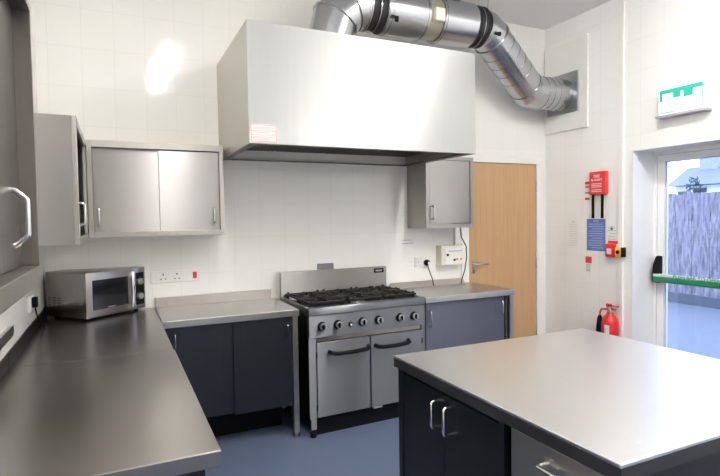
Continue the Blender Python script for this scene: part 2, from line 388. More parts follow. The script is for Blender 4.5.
obj('blue_symbol', MB().lathe([(0, 0), (.013, 0), (.013, .001), (0, .001)], (XR-.002, -.79, 1.395), 18, 'x'), M_blue, gn)
es = thing('extinguisher_sign', 'small red, green and white strip sign below the blue notice', 'sign', (XR, -.54, .944))
bs = obj('backing', flat_box(XR-.002, XR, -.504, -.578, .944, 1.135), M_paper, es)
obj('red_print', MB().box(XR-.003, XR-.0022, -.576, -.506, 1.072, 1.133), M_redp, es)
g = MB()
for z in (1.05, 1.03, 1.01, .995): g.box(XR-.003, XR-.0022, -.56, -.515, z, z+.009)
obj('green_print', g, M_greenp, es)
cp = thing('fire_call_point', 'red break glass fire call point beside the yellow box', 'call point', (XR, -.8, 1.147))
cb = obj('box', flat_box(XR-.046, XR, -.758, -.838, 1.146, 1.262, .006), M_red, cp, True)
obj('break_panel', flat_box(XR-.0482, XR-.0455, -.775, -.822, 1.172, 1.222), M_paper, cb, label='white break panel')
obj('orange_sign', flat_box(XR-.003, XR, -.752, -.852, 1.264, 1.288), M_redp, cp)
yb = thing('door_release_box', 'small yellow and black box right of the red call point', 'alarm box', (XR-.02, -.93, 1.15))
b1_ = obj('box', flat_box(XR-.066, XR-.02, -.872, -.932, 1.155, 1.236, .005), M_yel, yb, True)
obj('side_cap', flat_box(XR-.068, XR-.0202, -.9325, -.950, 1.153, 1.238, .004), M_black, yb, True, 'black end cap')
obj('button', MB().lathe([(0, 0), (.018, 0), (.016, .006), (0, .007)], (XR-.066, -.902, 1.196), 18, 'x'), M_black, b1_, True)

# fire extinguisher
fx, fy = XR-.098, -.855
fe = thing('fire_extinguisher', 'red fire extinguisher with a black horn below the call point', 'fire extinguisher', (fx, fy, 0))
obj('cylinder', MB().lathe([(0, 0), (.066, 0), (.071, .01), (.071, .56), (.069, .585), (.060, .615), (.042, .643), (.029, .655), (.026, .67), (0, .672)], (fx, fy, 0), 32), M_red, fe, True)
vb = MB().lathe([(0, .668), (.022, .668), (.022, .70), (.016, .715), (0, .716)], (fx, fy, 0), 20); vb.box(fx-.014, fx+.014, fy-.055, fy+.03, .69, .712, .003)
vv = obj('valve', vb, M_satin, fe, True)
lv = MB().box(fx-.012, fx+.012, fy-.015, fy+.035, .715, .742, .004); lv.box(fx-.01, fx+.01, fy-.085, fy-.01, .722, .734, .003)
obj('lever', lv, M_red, vv, True, 'red squeeze lever')
obj('hose', MB().tube([(fx, fy+.015, .685), (fx, fy+.06, .690), (fx, fy+.092, .682), (fx, fy+.105, .655), (fx, fy+.107, .60)], .008, 10), M_red, fe, True)
obj('discharge_horn', MB().lathe([(0, .36), (.036, .36), (.030, .52), (.022, .60), (.012, .625), (0, .626)], (fx, fy+.107, 0), 20), M_black, fe, True, 'black discharge horn')
obj('label_band', MB().lathe([(.0715, .30), (.0722, .301), (.0722, .53), (.0715, .531)], (fx, fy, 0), 32).bm and MB().box(fx-.0745, fx-.069, fy-.05, fy+.0, .30, .565, .002), M_paper, fe, False, 'white instruction label')

# ================================================================== DUCT
YD = -.50
du = thing('ventilation_duct', 'silver ventilation duct with black joints running from hood to right wall', 'duct', (1.47, YD, 2.686))
RD = .166
el = [(1.435, YD, 2.686), (1.435, YD, 2.80), (1.478, YD, 2.955), (1.580, YD, 3.052), (1.675, YD, 3.08), (1.715, YD, 3.08)]
obj('elbow', MB().tube(el, RD, 40, True, True), M_galv, du, True, 'segmented silver elbow rising from the hood')
cr = MB()
for i in (2, 3):
    t_ = (Vector(el[i+1])-Vector(el[i-1])).normalized()
    cr.cyl(Vector(el[i])-t_*.006, Vector(el[i])+t_*.006, RD+.012, 40)
obj('seam_ring', cr, M_galv, du, True)
fj = MB().lathe([(RD-.02, 0), (RD+.004, 0), (RD+.004, -.014), (RD-.006, -.018), (RD-.014, -.045), (RD-.016, -.08), (RD-.006, -.112), (RD+.004, -.116), (RD+.004, -.135), (RD-.02, -.135)], (1.712, YD, 3.08), 40, 'x')
obj('flexible_joint', fj, M_rubber, du, True, 'black flexible joint left of the fan')
def ring(x0, x1, r, y=YD, z=3.08): return MB().lathe([(r-.012, 0), (r, -.001), (r, -(x1-x0)+.001), (r-.012, -(x1-x0))], (x0, y, z), 40, 'x')
for x in (1.706, 1.772, 1.838):
    obj('clamp_band', ring(x, x+.008, RD+.006), M_galv, du, True)
fan = obj('fan_casing', ring(1.846, 2.195, .174), M_galv, du, True, 'round silver fan casing')
obj('fan_neck', ring(2.196, 2.325, .160), M_band, du, True, 'tan neck band in the middle of the fan')
fan2 = obj('fan_casing', ring(2.326, 2.648, .174), M_galv, du, True)
for x in (1.875, 2.175): obj('casing_rib', ring(x, x+.008, .178), M_galv, fan, True)
obj('casing_rib', ring(2.345, 2.353, .178), M_galv, fan2, True)
tb = MB().box(2.220, 2.305, YD-.195, YD-.145, 3.00, 3.10, .008); obj('terminal_box', tb, M_cream, du, True, 'cream terminal box')
obj('bracket_foot', MB().box(1.875, 1.905, YD-.183, YD-.165, 2.945, 2.985, .003), M_black, du)
fj = MB().lathe([(RD-.02, 0), (RD-.002, 0), (RD-.002, -.012), (RD-.012, -.016), (RD-.018, -.04), (RD-.006, -.055), (RD-.018, -.07), (RD-.012, -.1), (RD-.002, -.104), (RD-.002, -.118), (RD-.02, -.118)], (2.650, YD, 3.08), 40, 'x')
obj('flexible_joint', fj, M_rubber, du, True, 'black flexible joint right of the fan')
obj('clamp_band', ring(2.706, 2.714, RD+.002), M_galv, du, True)
R2 = .152
A, B, Cc = Vector((2.845, -.487, 3.075)), Vector((3.545, -.25, 2.682)), Vector((3.955, -.25, 2.682))
ab = (B-A).normalized()
pts = [(2.765, -.50, 3.08), A - Vector((.015, 0, 0)), A + ab*.055, A + ab*.11, B - ab*.10, B + (Cc-B).normalized()*.0 + Vector((-.02, 0, .01)), B + Vector((.07, 0, 0)), Cc]
obj('angled_pipe', MB().tube(pts, R2, 40, True, True), M_galv, du, True, 'angled silver pipe down to the right wall')
def seam(c, d, r, w=.006):
    d = Vector(d).normalized(); return MB().cyl(Vector(c)-d*w, Vector(c)+d*w, r, 40)
obj('clamp_band', seam(A+ab*.10, ab, R2+.010, .007), M_galv, du, True)
for t_ in (.22, .33, .44, .55): obj('seam_ring', seam(A+ab*t_, ab, R2+.003, .003), M_galv, du, True)
obj('clamp_band', seam(B-ab*.09, ab, R2+.006, .006), M_galv, du, True)
for x in (3.66, 3.73, 3.80, 3.87): obj('seam_ring', seam((x, -.25, 2.682), (1, 0, 0), R2+.003, .003), M_galv, du, True)
obj('bolt', MB().box(2.85, 2.875, -.650, -.628, 2.985, 3.015, .003), M_black, du)
obj('wall_flange', flat_box(XR-.038, XR-.0245, -.062, -.440, 2.505, 2.885, .002), M_galvp, du, False, 'square galvanised plate where the duct enters the wall')
hr = MB().cyl((2.86, -.50, 3.20), (2.86, -.50, ZC), .004, 8); obj('hanger_rod', hr, M_satin, du, True)
hb = thing('fan_hanger', 'dark steel hanger channel between the fan and the ceiling', 'bracket', (2.49, YD, ZC))
ch = MB().box(2.36, 2.62, YD-.03, YD+.03, ZC-.040, ZC, .003); obj('channel', ch, M_dark, hb)
for x in (2.40, 2.58): obj('hanger_rod', MB().cyl((x, YD, 3.258), (x, YD, ZC-.03), .005, 8), M_satin, hb, True)

# ================================================================== HOOD
HX0, HX1, HY, HZ0, HZ1 = .7193, 2.357, -.975, 1.973, 2.686
ho = thing('extractor_hood', 'large box shaped stainless steel extractor hood above the cooker', 'extractor hood', ((HX0+HX1)/2, HY/2, HZ0))
obj('front_panel', MB().box(HX0, HX1, HY, HY+.012, HZ0, HZ1, .002), M_hood, ho)
sd = MB().box(HX0, HX0+.012, HY+.012, -.30, HZ0, HZ1-.0005); sd.box(HX0+.001, HX0+.012, -.296, 0, HZ0, HZ1-.0005)
obj('side_panel', sd, M_hoodside, ho)
sd = MB().box(HX1-.012, HX1, HY+.012, 0, HZ0, HZ1-.0005); obj('side_panel', sd, M_hoodside, ho)
obj('top_panel', MB().box(HX0+.012, HX1-.012, HY+.012, 0, HZ1-.012, HZ1-.001), M_hoodside, ho)
lip = MB().box(HX0+.012, HX1-.012, HY+.012, HY+.075, HZ0+.003, HZ0+.010); lip.box(HX0+.012, HX0+.06, HY+.075, -.05, HZ0+.003, HZ0+.010)
lip.box(HX1-.06, HX1-.012, HY+.075, -.05, HZ0+.003, HZ0+.010); lip.box(HX0+.012, HX1-.012, -.05, 0, HZ0+.003, HZ0+.010)
lip.box(HX0+.06, HX1-.06, HY+.072, HY+.075, HZ0+.010, HZ0+.045)
obj('gutter', lip, M_hin, ho, False, 'dark inner gutter round the hood mouth')
for i in range(4):
    a = HX0+.02+i*(HX1-HX0-.04)/4; b = a+(HX1-HX0-.04)/4-.004
    fl = MB().box(a, b, HY+.08, -.02, HZ0+.085, HZ0+.10)
    for k in range(14): fl.box(a+.02+k*.027, a+.032+k*.027, HY+.10, -.04, HZ0+.079, HZ0+.085)
    obj('grease_filter', fl, M_hin, ho)
nt = thing('hood_notice', 'small pink ruled notice stuck on the lower left corner of the hood', 'notice', (.809, HY, 1.98))
sh = obj('sheet', MB().box(.730, .888, HY-.0015, HY, 1.980, 2.086), mat('pale_pink_paper', (.60, .535, .525), .6), nt)
g = MB()
for (xa, xb, za, zb) in ((.733, .885, 2.081, 2.0835), (.733, .885, 1.983, 1.9855), (.733, .7355, 1.983, 2.083), (.8825, .885, 1.983, 2.083), (.735, .883, 2.046, 2.048), (.735, .883, 2.022, 2.0235)):
    g.box(xa, xb, HY-.0022, HY-.0016, za, zb)
obj('ruled_lines', g, M_pink, sh)
g = MB()
for i, z in enumerate((2.066, 2.058, 2.036, 2.010, 2.002, 1.994)): g.box(.742, .872-.015*(i % 3), HY-.0022, HY-.0016, z, z+.003)
obj('printed_lines', g, mat('faint_pink_print', (.46, .33, .33), .7), sh)

# ================================================================== WALL CABINETS
GW = 'stainless wall cabinets'
def framed_front(x0, x1, y, z0, z1, side, top, bot, t=.02):
    m = MB().box(x0, x0+side, y, y+t, z0, z1, .0015); m.box(x1-side, x1, y, y+t, z0, z1, .0015)
    m.box(x0+side, x1-side, y, y+t, z1-top, z1, .0015); m.box(x0+side, x1-side, y, y+t, z0, z0+bot, .0015)
    return m
# cabinet on the back wall with two sliding doors
cx0, cx1, cy, cz0, cz1 = -.1537, .6858, -.3456, 1.4234, 2.0366
wc = thing('wall_cabinet', 'two door stainless wall cabinet left of the extractor hood', 'cabinet', ((cx0+cx1)/2, cy/2, cz0), group=None)
cs = MB().box(cx0, cx0+.015, cy+.02, 0, cz0, cz1); cs.box(cx1-.015, cx1, cy+.02, 0, cz0, cz1); cs.box(cx0+.015, cx1-.015, cy+.02, 0, cz0, cz0+.015); cs.box(cx0+.015, cx1-.015, cy+.02, 0, cz1-.015, cz1); cs.box(cx0+.015, cx1-.015, -.012, 0, cz0+.015, cz1-.015)
obj('carcass', cs, M_frame, wc)
obj('face_frame', framed_front(cx0, cx1, cy, cz0, cz1, .028, .042, .036), M_frame, wc)
dl = obj('door', MB().box(cx0+.030, .285, cy+.030, cy+.042, cz0+.037, cz1-.043, .001), M_steelV, wc)
dr = obj('door', MB().box(.268, cx1-.030, cy+.014, cy+.026, cz0+.037, cz1-.047, .001), M_steelV, wc)
obj('handle', d_handle('z', (-.094, cy+.030, 1.555), (0, -1, 0), .105), M_chrome, dl, True, 'chrome bow handle')
obj('handle', d_handle('z', (.616, cy+.014, 1.556), (0, -1, 0), .105), M_chrome, dr, True, 'chrome bow handle')
# corner cabinet on the left wall
kx, ky0, ky1, kz0, kz1 = -.158, -1.1718, -.002, 1.414, 2.0343
kc = thing('wall_cabinet', 'stainless wall cabinet in the corner above the microwave, its plain end facing', 'cabinet', ((XL+kx)/2, (ky0+ky1)/2, kz0))
cs = MB().box(XL, kx-.0185, ky0, ky0+.015, kz0, kz1, .001); cs.box(XL, kx-.0185, ky1-.015, ky1, kz0, kz1); cs.box(XL, kx-.0185, ky0+.015, ky1-.015, kz0, kz0+.015); cs.box(XL, kx-.0185, ky0+.015, ky1-.015, kz1-.015, kz1); cs.box(XL, XL+.012, ky0+.015, ky1-.015, kz0+.015, kz1-.015)
obj('carcass', cs, M_steelV, kc)
ff = MB().box(kx-.018, kx, ky0, ky0+.028, kz0, kz1, .0015); ff.box(kx-.018, kx, ky1-.34, ky1, kz0, kz1); ff.box(kx-.018, kx, ky0+.028, ky1-.34, kz1-.042, kz1, .0015); ff.box(kx-.018, kx, ky0+.028, ky1-.34, kz0, kz0+.036, .0015)
obj('face_frame', ff, M_frame, kc)
kd = obj('door', MB().box(kx-.040, kx-.026, ky0+.030, -.75, kz0+.038, kz1-.044), M_steelV, kc)
obj('door', MB().box(kx-.058, kx-.044, -.77, -.36, kz0+.038, kz1-.044), M_steelV, kc)
obj('handle', d_handle('z', (kx-.026, -1.02, 1.565), (1, 0, 0), .11, .006, .045), M_chrome, kd, True, 'chrome bow handle')
# near cabinet on the left wall with deep framed recessed doors
nx, ny0, ny1, nz0, nz1 = -.158, -3.80, -2.645, 1.388, 2.002
nc = thing('wall_cabinet', 'near stainless wall cabinet with deep recessed doors at the left edge', 'cabinet', ((XL+nx)/2, (ny0+ny1)/2, nz0))
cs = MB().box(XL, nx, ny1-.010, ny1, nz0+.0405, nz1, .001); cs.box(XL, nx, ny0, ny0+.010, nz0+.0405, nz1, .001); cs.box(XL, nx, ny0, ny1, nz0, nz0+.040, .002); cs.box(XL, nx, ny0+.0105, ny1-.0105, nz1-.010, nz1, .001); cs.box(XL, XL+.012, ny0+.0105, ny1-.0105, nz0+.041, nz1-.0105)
obj('carcass', cs, steel('shaded_frame_steel', (.26, .24, .225), .36, (30, 30, 30), .06), nc)  # same steel as the other cabinets, shade put into its colour
M_near = steel('shaded_cabinet_steel', (.22, .205, .195), .36, (50, 50, 2), .06)  # cabinet steel darkened in its colour for the dim near end
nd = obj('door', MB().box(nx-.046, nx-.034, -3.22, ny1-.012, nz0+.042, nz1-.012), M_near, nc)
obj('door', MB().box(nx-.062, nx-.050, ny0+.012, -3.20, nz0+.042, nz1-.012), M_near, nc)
hx_ = nx-.034
obj('handle', MB().tube([(hx_, -2.745, 1.592), (hx_+.006, -2.745, 1.592), (hx_+.026, -2.752, 1.574), (hx_+.028, -2.752, 1.568), (hx_+.028, -2.752, 1.502), (hx_+.026, -2.752, 1.496), (hx_+.006, -2.745, 1.478), (hx_, -2.745, 1.478)], .0055, 10), M_chrome, nd, True, 'chrome bow handle')
# single door cabinet right of the hood
rx0, rx1, ry, rz0, rz1 = 2.3585, 2.8485, -.3089, 1.427, 2.0366
rc = thing('wall_cabinet', 'single door stainless wall cabinet right of the hood beside the oak door', 'cabinet', ((rx0+rx1)/2, ry/2, rz0))
cs = MB().box(rx0, rx0+.015, ry+.02, 0, rz0, rz1); cs.box(rx1-.015, rx1, ry+.02, 0, rz0, rz1); cs.box(rx0+.015, rx1-.015, ry+.02, 0, rz0, rz0+.015); cs.box(rx0+.015, rx1-.015, ry+.02, 0, rz1-.015, rz1); cs.box(rx0+.015, rx1-.015, -.012, 0, rz0+.015, rz1-.015)
obj('carcass', cs, M_frame, rc)
obj('face_frame', framed_front(rx0, rx1, ry, rz0, rz1, .033, .030, .036), M_steelV, rc)
rd = obj('door', MB().box(rx0+.036, rx1-.040, ry+.004, ry+.018, rz0+.039, rz1-.033, .001), M_steelV, rc)
obj('handle', d_handle('z', (2.418, ry+.004, 1.561), (0, -1, 0), .11, .007), M_satin, rd, True, 'dull metal bow handle')

# ================================================================== LEFT BENCHES
M_ups = steel('upstand_steel_dark_reflection', (.10, .092, .085), .35, (3, 50, 50), 0)  # dark reflection of the worktop put into the upstand colour
def left_bench(label, x1, y0, y1):
    t = thing('steel_workbench', label, 'worktop', ((XL+x1)/2, (y0+y1)/2, 0))
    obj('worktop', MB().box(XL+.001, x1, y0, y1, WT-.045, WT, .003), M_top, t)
    obj('upstand', MB().box(XL+.0005, XL+.0065, y0+.002, y1-.002, WT+.0002, WT+.066, .001), M_ups, t)
    obj('cabinet_body', MB().box(XL+.03, x1-.05, y0+.045, y1-.045, .16, WT-.046), M_door, t, False, 'blue grey cupboard body under the steel top')
    for k in range(2):
        ya = y0+.06+k*(y1-y0-.12)/2
        d = obj('door', MB().box(x1-.049, x1-.035, ya+.004, ya+(y1-y0-.12)/2-.004, .18, WT-.06), M_door, t)
        obj('handle', d_handle('z', (x1-.035, ya+(.08 if k else (y1-y0-.12)/2-.08), .76), (1, 0, 0), .11, .006, .03), M_chrome, d, True)
    for (xx, yy) in ((XL+.06, y0+.06), (x1-.08, y0+.06), (XL+.06, y1-.06), (x1-.08, y1-.06)):
        l = obj('leg', MB().box(xx-.018, xx+.018, yy-.018, yy+.018, .02, .16), M_frame, t)
        obj('foot', MB().cyl((xx, yy, 0), (xx, yy, .02), .024, 16), M_satin, l, True)
    return t
left_bench('nearest stainless workbench along the left wall, its corner towards the camera', .2414, -2.5992, -1.3725)
left_bench('stainless workbench in the left corner, under the microwave', .2365, -1.3695, -.002)
# shelf ledge low on the left wall
lg = thing('wall_ledge', 'narrow steel ledge low on the left wall above the near workbench', 'ledge', (XL, -1.75, 1.03))
obj('shelf', MB().box(XL, -.4245, -2.2, -1.31, 1.050, 1.072, .001), M_hoodside, lg)
obj('lip', MB().box(-.424, -.420, -2.2, -1.31, 1.030, 1.074, .001), M_near, lg, False, 'dark front lip')

# ================================================================== BACK BENCHES
def bench_leg(t, x, y, r=.019):
    l = obj('leg', MB().box(x-r, x+r, y-r, y+r, .03, WT-.046, .002), M_frame, t)
    obj('foot', MB().lathe([(0, 0), (.026, 0), (.026, .006), (.012, .012), (.012, .032), (0, .033)], (x, y, 0), 18), M_satin, l, True)
bx0, bx1, byf = .2411, 1.1283, -.6117
bl = thing('sliding_door_bench', 'stainless topped bench with dark sliding doors left of the cooker', 'worktop', ((bx0+bx1)/2, byf/2, 0))
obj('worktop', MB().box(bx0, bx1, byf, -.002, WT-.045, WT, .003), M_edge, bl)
obj('upstand', MB().box(bx0+.001, bx1-.036, -.032, -.0005, WT+.0002, .972, .002), M_frame, bl)
obj('plinth_or_shade_panel', MB().box(bx0+.02, bx1-.05, -.32, -.30, 0, .234), M_black, bl)  # added black panel standing in for the shade under the bench
obj('cabinet_body', MB().box(bx0+.02, bx1-.05, -.53, -.02, .235, WT-.046), M_dark, bl)
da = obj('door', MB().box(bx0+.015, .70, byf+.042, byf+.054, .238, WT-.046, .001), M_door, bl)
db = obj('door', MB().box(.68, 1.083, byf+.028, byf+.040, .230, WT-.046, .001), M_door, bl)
obj('handle', d_handle('z', (.317, byf+.042, .765), (0, -1, 0), .085, .005, .026), M_chrome, da, True, 'small chrome handle')
obj('handle', d_handle('z', (1.046, byf+.028, .755), (0, -1, 0), .085, .005, .024), M_door, db, True)
obj('handle_rose', MB().lathe([(0, 0), (.009, 0), (.007, .008), (0, .010)], (1.046, byf+.006, .795), 14, 'y'), M_chrome, db, True)
bench_leg(bl, 1.104, byf+.038); bench_leg(bl, bx0+.04, byf+.075); bench_leg(bl, 1.104, -.06); bench_leg(bl, bx0+.04, -.06)
ax0, ax1 = 2.152, 3.0453
br = thing('sliding_door_bench', 'stainless topped bench with blue grey sliding doors right of the cooker', 'worktop', ((ax0+ax1)/2, byf/2, 0))
obj('worktop', MB().box(ax0, ax1, byf, -.0185, WT-.045, WT, .003), M_edge, br)
obj('upstand', MB().prism([(ax0+.01, -.0185, WT+.0002), (ax0+.01, -.075, WT+.0002), (ax0+.01, -.030, .948), (ax0+.01, -.0185, .948)], (2.93-ax0-.01, 0, 0)), M_hoodside, br)
obj('plinth_or_shade_panel', MB().box(ax0+.03, ax1-.06, -.32, -.30, 0, .234), M_black, br)  # added black panel, gives the dark shade beneath this bench too
obj('side_panel', MB().box(2.972, 2.990, -.575, -.03, .235, WT-.046), M_dark, br)
obj('cabinet_body', MB().box(ax0+.03, ax1-.05, -.53, -.03, .235, WT-.046), M_dark, br)
M_doorR = steel('blue_grey_door_lit', (.15, .155, .20), .40, (60, 60, 2), .08, metal=.75, aniso=.9)  # lighter copy of the door material, daylight from the exit put into its colour
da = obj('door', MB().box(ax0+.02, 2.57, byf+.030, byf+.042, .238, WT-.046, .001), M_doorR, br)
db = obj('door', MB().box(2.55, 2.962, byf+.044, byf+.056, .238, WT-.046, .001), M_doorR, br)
obj('handle', d_handle('z', (2.206, byf+.030, .725), (0, -1, 0), .125, .007, .03), M_chrome, da, True, 'chrome bow handle')
obj('handle', d_handle('z', (2.926, byf+.044, .755), (0, -1, 0), .105, .007, .03), M_chrome, db, True, 'chrome bow handle')
bench_leg(br, ax1-.024, byf+.038); bench_leg(br, ax0+.024, byf+.075); bench_leg(br, ax1-.024, -.06); bench_leg(br, ax0+.024, -.06)

# ================================================================== COOKER (own frame: x right, y back, front at y = 0)
RW, RDp = .955, .62
rg = thing('range_cooker', 'six burner stainless steel range cooker with two oven doors under the hood', 'cooker', (1.175, -.675, 0), .03, local=True)
bd_ = MB().box(0, .018, .035, RDp-.004, .135, .853); bd_.box(RW-.018, RW, .035, RDp-.004, .135, .853); bd_.box(.018, RW-.018, RDp-.03, RDp-.004, .135, .853); bd_.box(.018, RW-.018, .05, RDp-.03, .135, .15)
bd_.box(0, .054, .012, .035, .135, .70, .001); bd_.box(RW-.030, RW, .012, .035, .135, .70, .001)
obj('body', bd_, M_range, rg)
obj('oven_recess', MB().box(.054, RW-.030, .040, .055, .15, .70), M_dark, rg)
tp = MB().box(0, RW, 0, .066, .853, .911, .010, 3); tp.box(0, .020, .0665, RDp-.025, .853, .911, .002); tp.box(RW-.020, RW, .0665, RDp-.025, .853, .911, .002); tp.box(.02, RW-.02, .0665, RDp-.025, .853, .868)
obj('hob_surround', tp, M_range, rg, True)
obj('hob_tray', MB().box(.0205, RW-.0205, .067, RDp-.026, .8685, .884), M_iron, rg, False, 'black hob tray')
obj('backsplash', MB().box(0, RW, RDp-.024, RDp, .853, 1.105, .003), M_rangeT, rg)
bgp = MB().box(RW-.125, RW-.030, RDp-.0275, RDp-.0242, 1.052, 1.090, .001); bg = obj('badge', bgp, M_black, rg, False, 'black maker badge')
g = MB()
for i in range(6): g.box(RW-.108+i*.0105, RW-.101+i*.0105, RDp-.0283, RDp-.0276, 1.064, 1.078)
obj('badge_lettering', g, M_label, bg)
obj('control_panel', MB().box(.004, RW-.004, .008, .030, .700, .8525, .002), M_range, rg)
def knob(x, z, r):
    pl = obj('control_knob', MB().lathe([(0, 0), (r*1.25, 0), (r*1.25, .004), (r*1.02, .007), (r*.98, .022), (r*.85, .030), (0, .031)], (x, .008, z), 28, 'y'), M_black, rg, True, 'black control knob')
    obj('knob_ring', MB().lathe([(r*.86, .0245), (r*.97, .0255), (r*.93, .031), (r*.82, .0318), (r*.80, .0305)], (x, .008, z), 28, 'y'), M_satin, pl, True)
    obj('knob_grip', MB().box(x-r*.20, x+r*.20, -.036, -.02, z-r*.74, z+r*.74, .003), M_black, pl, True)
for x in (.098, .219, .413, .547, .728, .853): knob(x, .777, .026)
ig = obj('ignition_button', MB().lathe([(0, 0), (.017, 0), (.017, .006), (.012, .010), (.012, .016), (0, .017)], (.318, .008, .768), 22, 'y'), M_black, rg, True)
obj('button_cap', MB().lathe([(0, .0165), (.008, .0165), (.007, .020), (0, .0205)], (.318, .008, .768), 18, 'y'), M_socket, ig, True, 'white button cap')
obj('vent_strip', MB().box(.056, RW-.032, .024, .039, .668, .699), steel('vent_strip_steel', (.40, .37, .32), .35, (3, 60, 60), .1), rg)
def oven(x0, x1, hx0, hx1):
    d = obj('oven_door', MB().box(x0, x1, .004, .036, .140, .662, .003), M_range, rg)
    h = MB().tube([(hx0, .006, .592), (hx0+.012, -.030, .588), (hx0+.04, -.044, .586), ((hx0+hx1)/2, -.050, .585), (hx1-.04, -.044, .588), (hx1-.012, -.030, .592), (hx1, .006, .598)], .014, 12)
    obj('door_handle', h, M_black, d, True, 'black bar handle')
oven(.058, .470, .150, .460); oven(.480, .921, .515, .800)
for z in (.21, .58):
    obj('hinge', MB().box(.0545, .0575, .0, .012, z-.02, z+.02), M_black, rg)
    obj('hinge', MB().box(.9215, .9245, .0, .012, z-.02, z+.02), M_black, rg)
obj('plinth_or_shade_panel', MB().box(.06, RW-.06, .055, .075, 0, .134), M_black, rg)  # black panel added to deepen the shade under the cooker
obj('door_catch', MB().box(.50, .57, .006, .03, .125, .1395), M_satin, rg)
for (x, y) in ((.032, .036), (RW-.032, .036), (.032, RDp-.05), (RW-.032, RDp-.05)):
    l = obj('leg', MB().box(x-.02, x+.02, y-.02, y+.02, .055, .1345, .002), M_range, rg)
    obj('foot', MB().lathe([(0, 0), (.022, 0), (.022, .03), (.014, .036), (.014, .056), (0, .057)], (x, y, 0), 16), M_black, l, True)
# burners and pan supports
gw, gd = (RW-.052)/3, (RDp-.026-.072)/2
for i in range(3):
    for j in range(2):
        xa, ya = .026+i*gw, .072+j*gd; xc, yc = xa+gw/2, ya+gd/2
        b = obj('burner', MB().lathe([(0, .884), (.058, .884), (.058, .892), (.046, .896), (.046, .906), (.036, .910), (0, .911)], (xc, yc, 0), 24), M_satin if (i+j) % 2 else M_iron, rg, True)
        obj('burner_cap', MB().lathe([(0, .911), (.040, .911), (.040, .916), (.034, .920), (0, .921)], (xc, yc, 0), 24), M_iron, b, True)
        s_ = MB(); u, v = gw/2-.006, gd/2-.004; zt_, zb_ = .938, .924
        s_.box(xc-u, xc+u, yc-v, yc-v+.014, zb_, zt_, .003); s_.box(xc-u, xc+u, yc+v-.014, yc+v, zb_, zt_, .003)
        s_.box(xc-u, xc-u+.014, yc-v, yc+v, zb_, zt_, .003); s_.box(xc+u-.014, xc+u, yc-v, yc+v, zb_, zt_, .003)
        s_.box(xc-.006, xc+.006, yc-v+.01, yc-.032, zb_, zt_+.008, .003); s_.box(xc-.006, xc+.006, yc+.032, yc+v-.01, zb_, zt_+.008, .003)
        s_.box(xc-u+.01, xc-.032, yc-.006, yc+.006, zb_, zt_+.008, .003); s_.box(xc+.032, xc+u-.01, yc-.006, yc+.006, zb_, zt_+.008, .003)
        for sx in (-1, 1):
            for sy in (-1, 1):
                s_.box(xc+sx*(u-.02)-.008, xc+sx*(u-.02)+.008, yc+sy*(v-.016)-.008, yc+sy*(v-.016)+.008, .884, .950, .003)
                s_.tube([(xc+sx*(u-.012), yc+sy*(v-.012), .931), (xc+sx*.045, yc+sy*.040, .934)], .006, 8)
        obj('pan_support', s_, M_iron, rg, True, 'black cast iron pan support')
# small steel bracket on the tiles above the cooker
wb = thing('wall_bracket', 'small grey metal bracket on the tiles just above the cooker back', 'bracket', (1.564, 0, 1.10))
obj('plate', MB().box(1.493, 1.635, -.012, 0, 1.103, 1.152, .002), M_range, wb)
obj('flange', MB().box(1.493, 1.635, -.026, -.0122, 1.103, 1.107), M_range, wb)

# ================================================================== ISLAND
ix0, ix1, iy0, iy1 = 1.1223, 2.3117, -3.1399, -1.9667
it = thing('island_worktop', 'large pale stainless steel island worktop in the foreground', 'worktop', ((ix0+ix1)/2, (iy0+iy1)/2, WT-.05))
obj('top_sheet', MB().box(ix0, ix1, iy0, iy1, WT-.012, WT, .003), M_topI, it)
ed = MB().box(ix0+.0008, ix0+.03, iy0+.0008, iy1-.0008, WT-.05, WT-.0125); ed.box(ix1-.03, ix1-.0008, iy0+.0008, iy1-.0008, WT-.05, WT-.0125)
ed.box(ix0+.03, ix1-.03, iy0+.0008, iy0+.03, WT-.05, WT-.0125); ed.box(ix0+.03, ix1-.03, iy1-.03, iy1-.0008, WT-.05, WT-.0125); ed.box(ix0+.03, ix1-.03, iy0+.03, iy1-.03, WT-.05, WT-.04)
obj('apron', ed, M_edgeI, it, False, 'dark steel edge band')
ZB = WT-.0502
ic = thing('base_cabinet', 'charcoal double door island cabinet at the end towards the cooker', 'cabinet', ((1.16+ix1)/2, -2.34, 0))
cs = MB().box(1.158, ix1-.02, -2.678, -1.99, .10, ZB); obj('carcass', cs, M_doorI, ic)
obj('corner_post', MB().box(1.136, 1.160, -2.018, -1.985, .0, ZB, .001), M_door, ic)
obj('corner_post', MB().box(1.136, 1.160, -2.690, -2.668, .0, ZB, .001), M_door, ic)
obj('plinth_or_shade_panel', MB().box(1.19, ix1-.03, -2.66, -2.02, 0, .0995), M_dark, ic)
da = obj('door', MB().box(1.141, 1.1575, -2.3405, -2.021, .11, ZB-.022, .0015), M_doorI, ic)
db = obj('door', MB().box(1.141, 1.1575, -2.665, -2.3445, .11, ZB-.022, .0015), M_doorI, ic)
obj('handle', d_handle('z', (1.141, -2.300, .742), (-1, 0, 0), .105, .007, .034), M_chrome, da, True, 'chrome bow handle')
obj('handle', d_handle('z', (1.141, -2.385, .742), (-1, 0, 0), .105, .007, .034), M_chrome, db, True, 'chrome bow handle')
iu = thing('drawer_unit', 'island drawer unit with grey steel fronts at the near corner', 'cabinet', ((1.16+ix1)/2, -2.92, 0))
obj('carcass', MB().box(1.158, ix1-.02, iy0+.025, -2.716, .10, ZB), M_doorI, iu)
obj('plinth_or_shade_panel', MB().box(1.19, ix1-.03, iy0+.05, -2.74, 0, .0995), M_dark, iu)
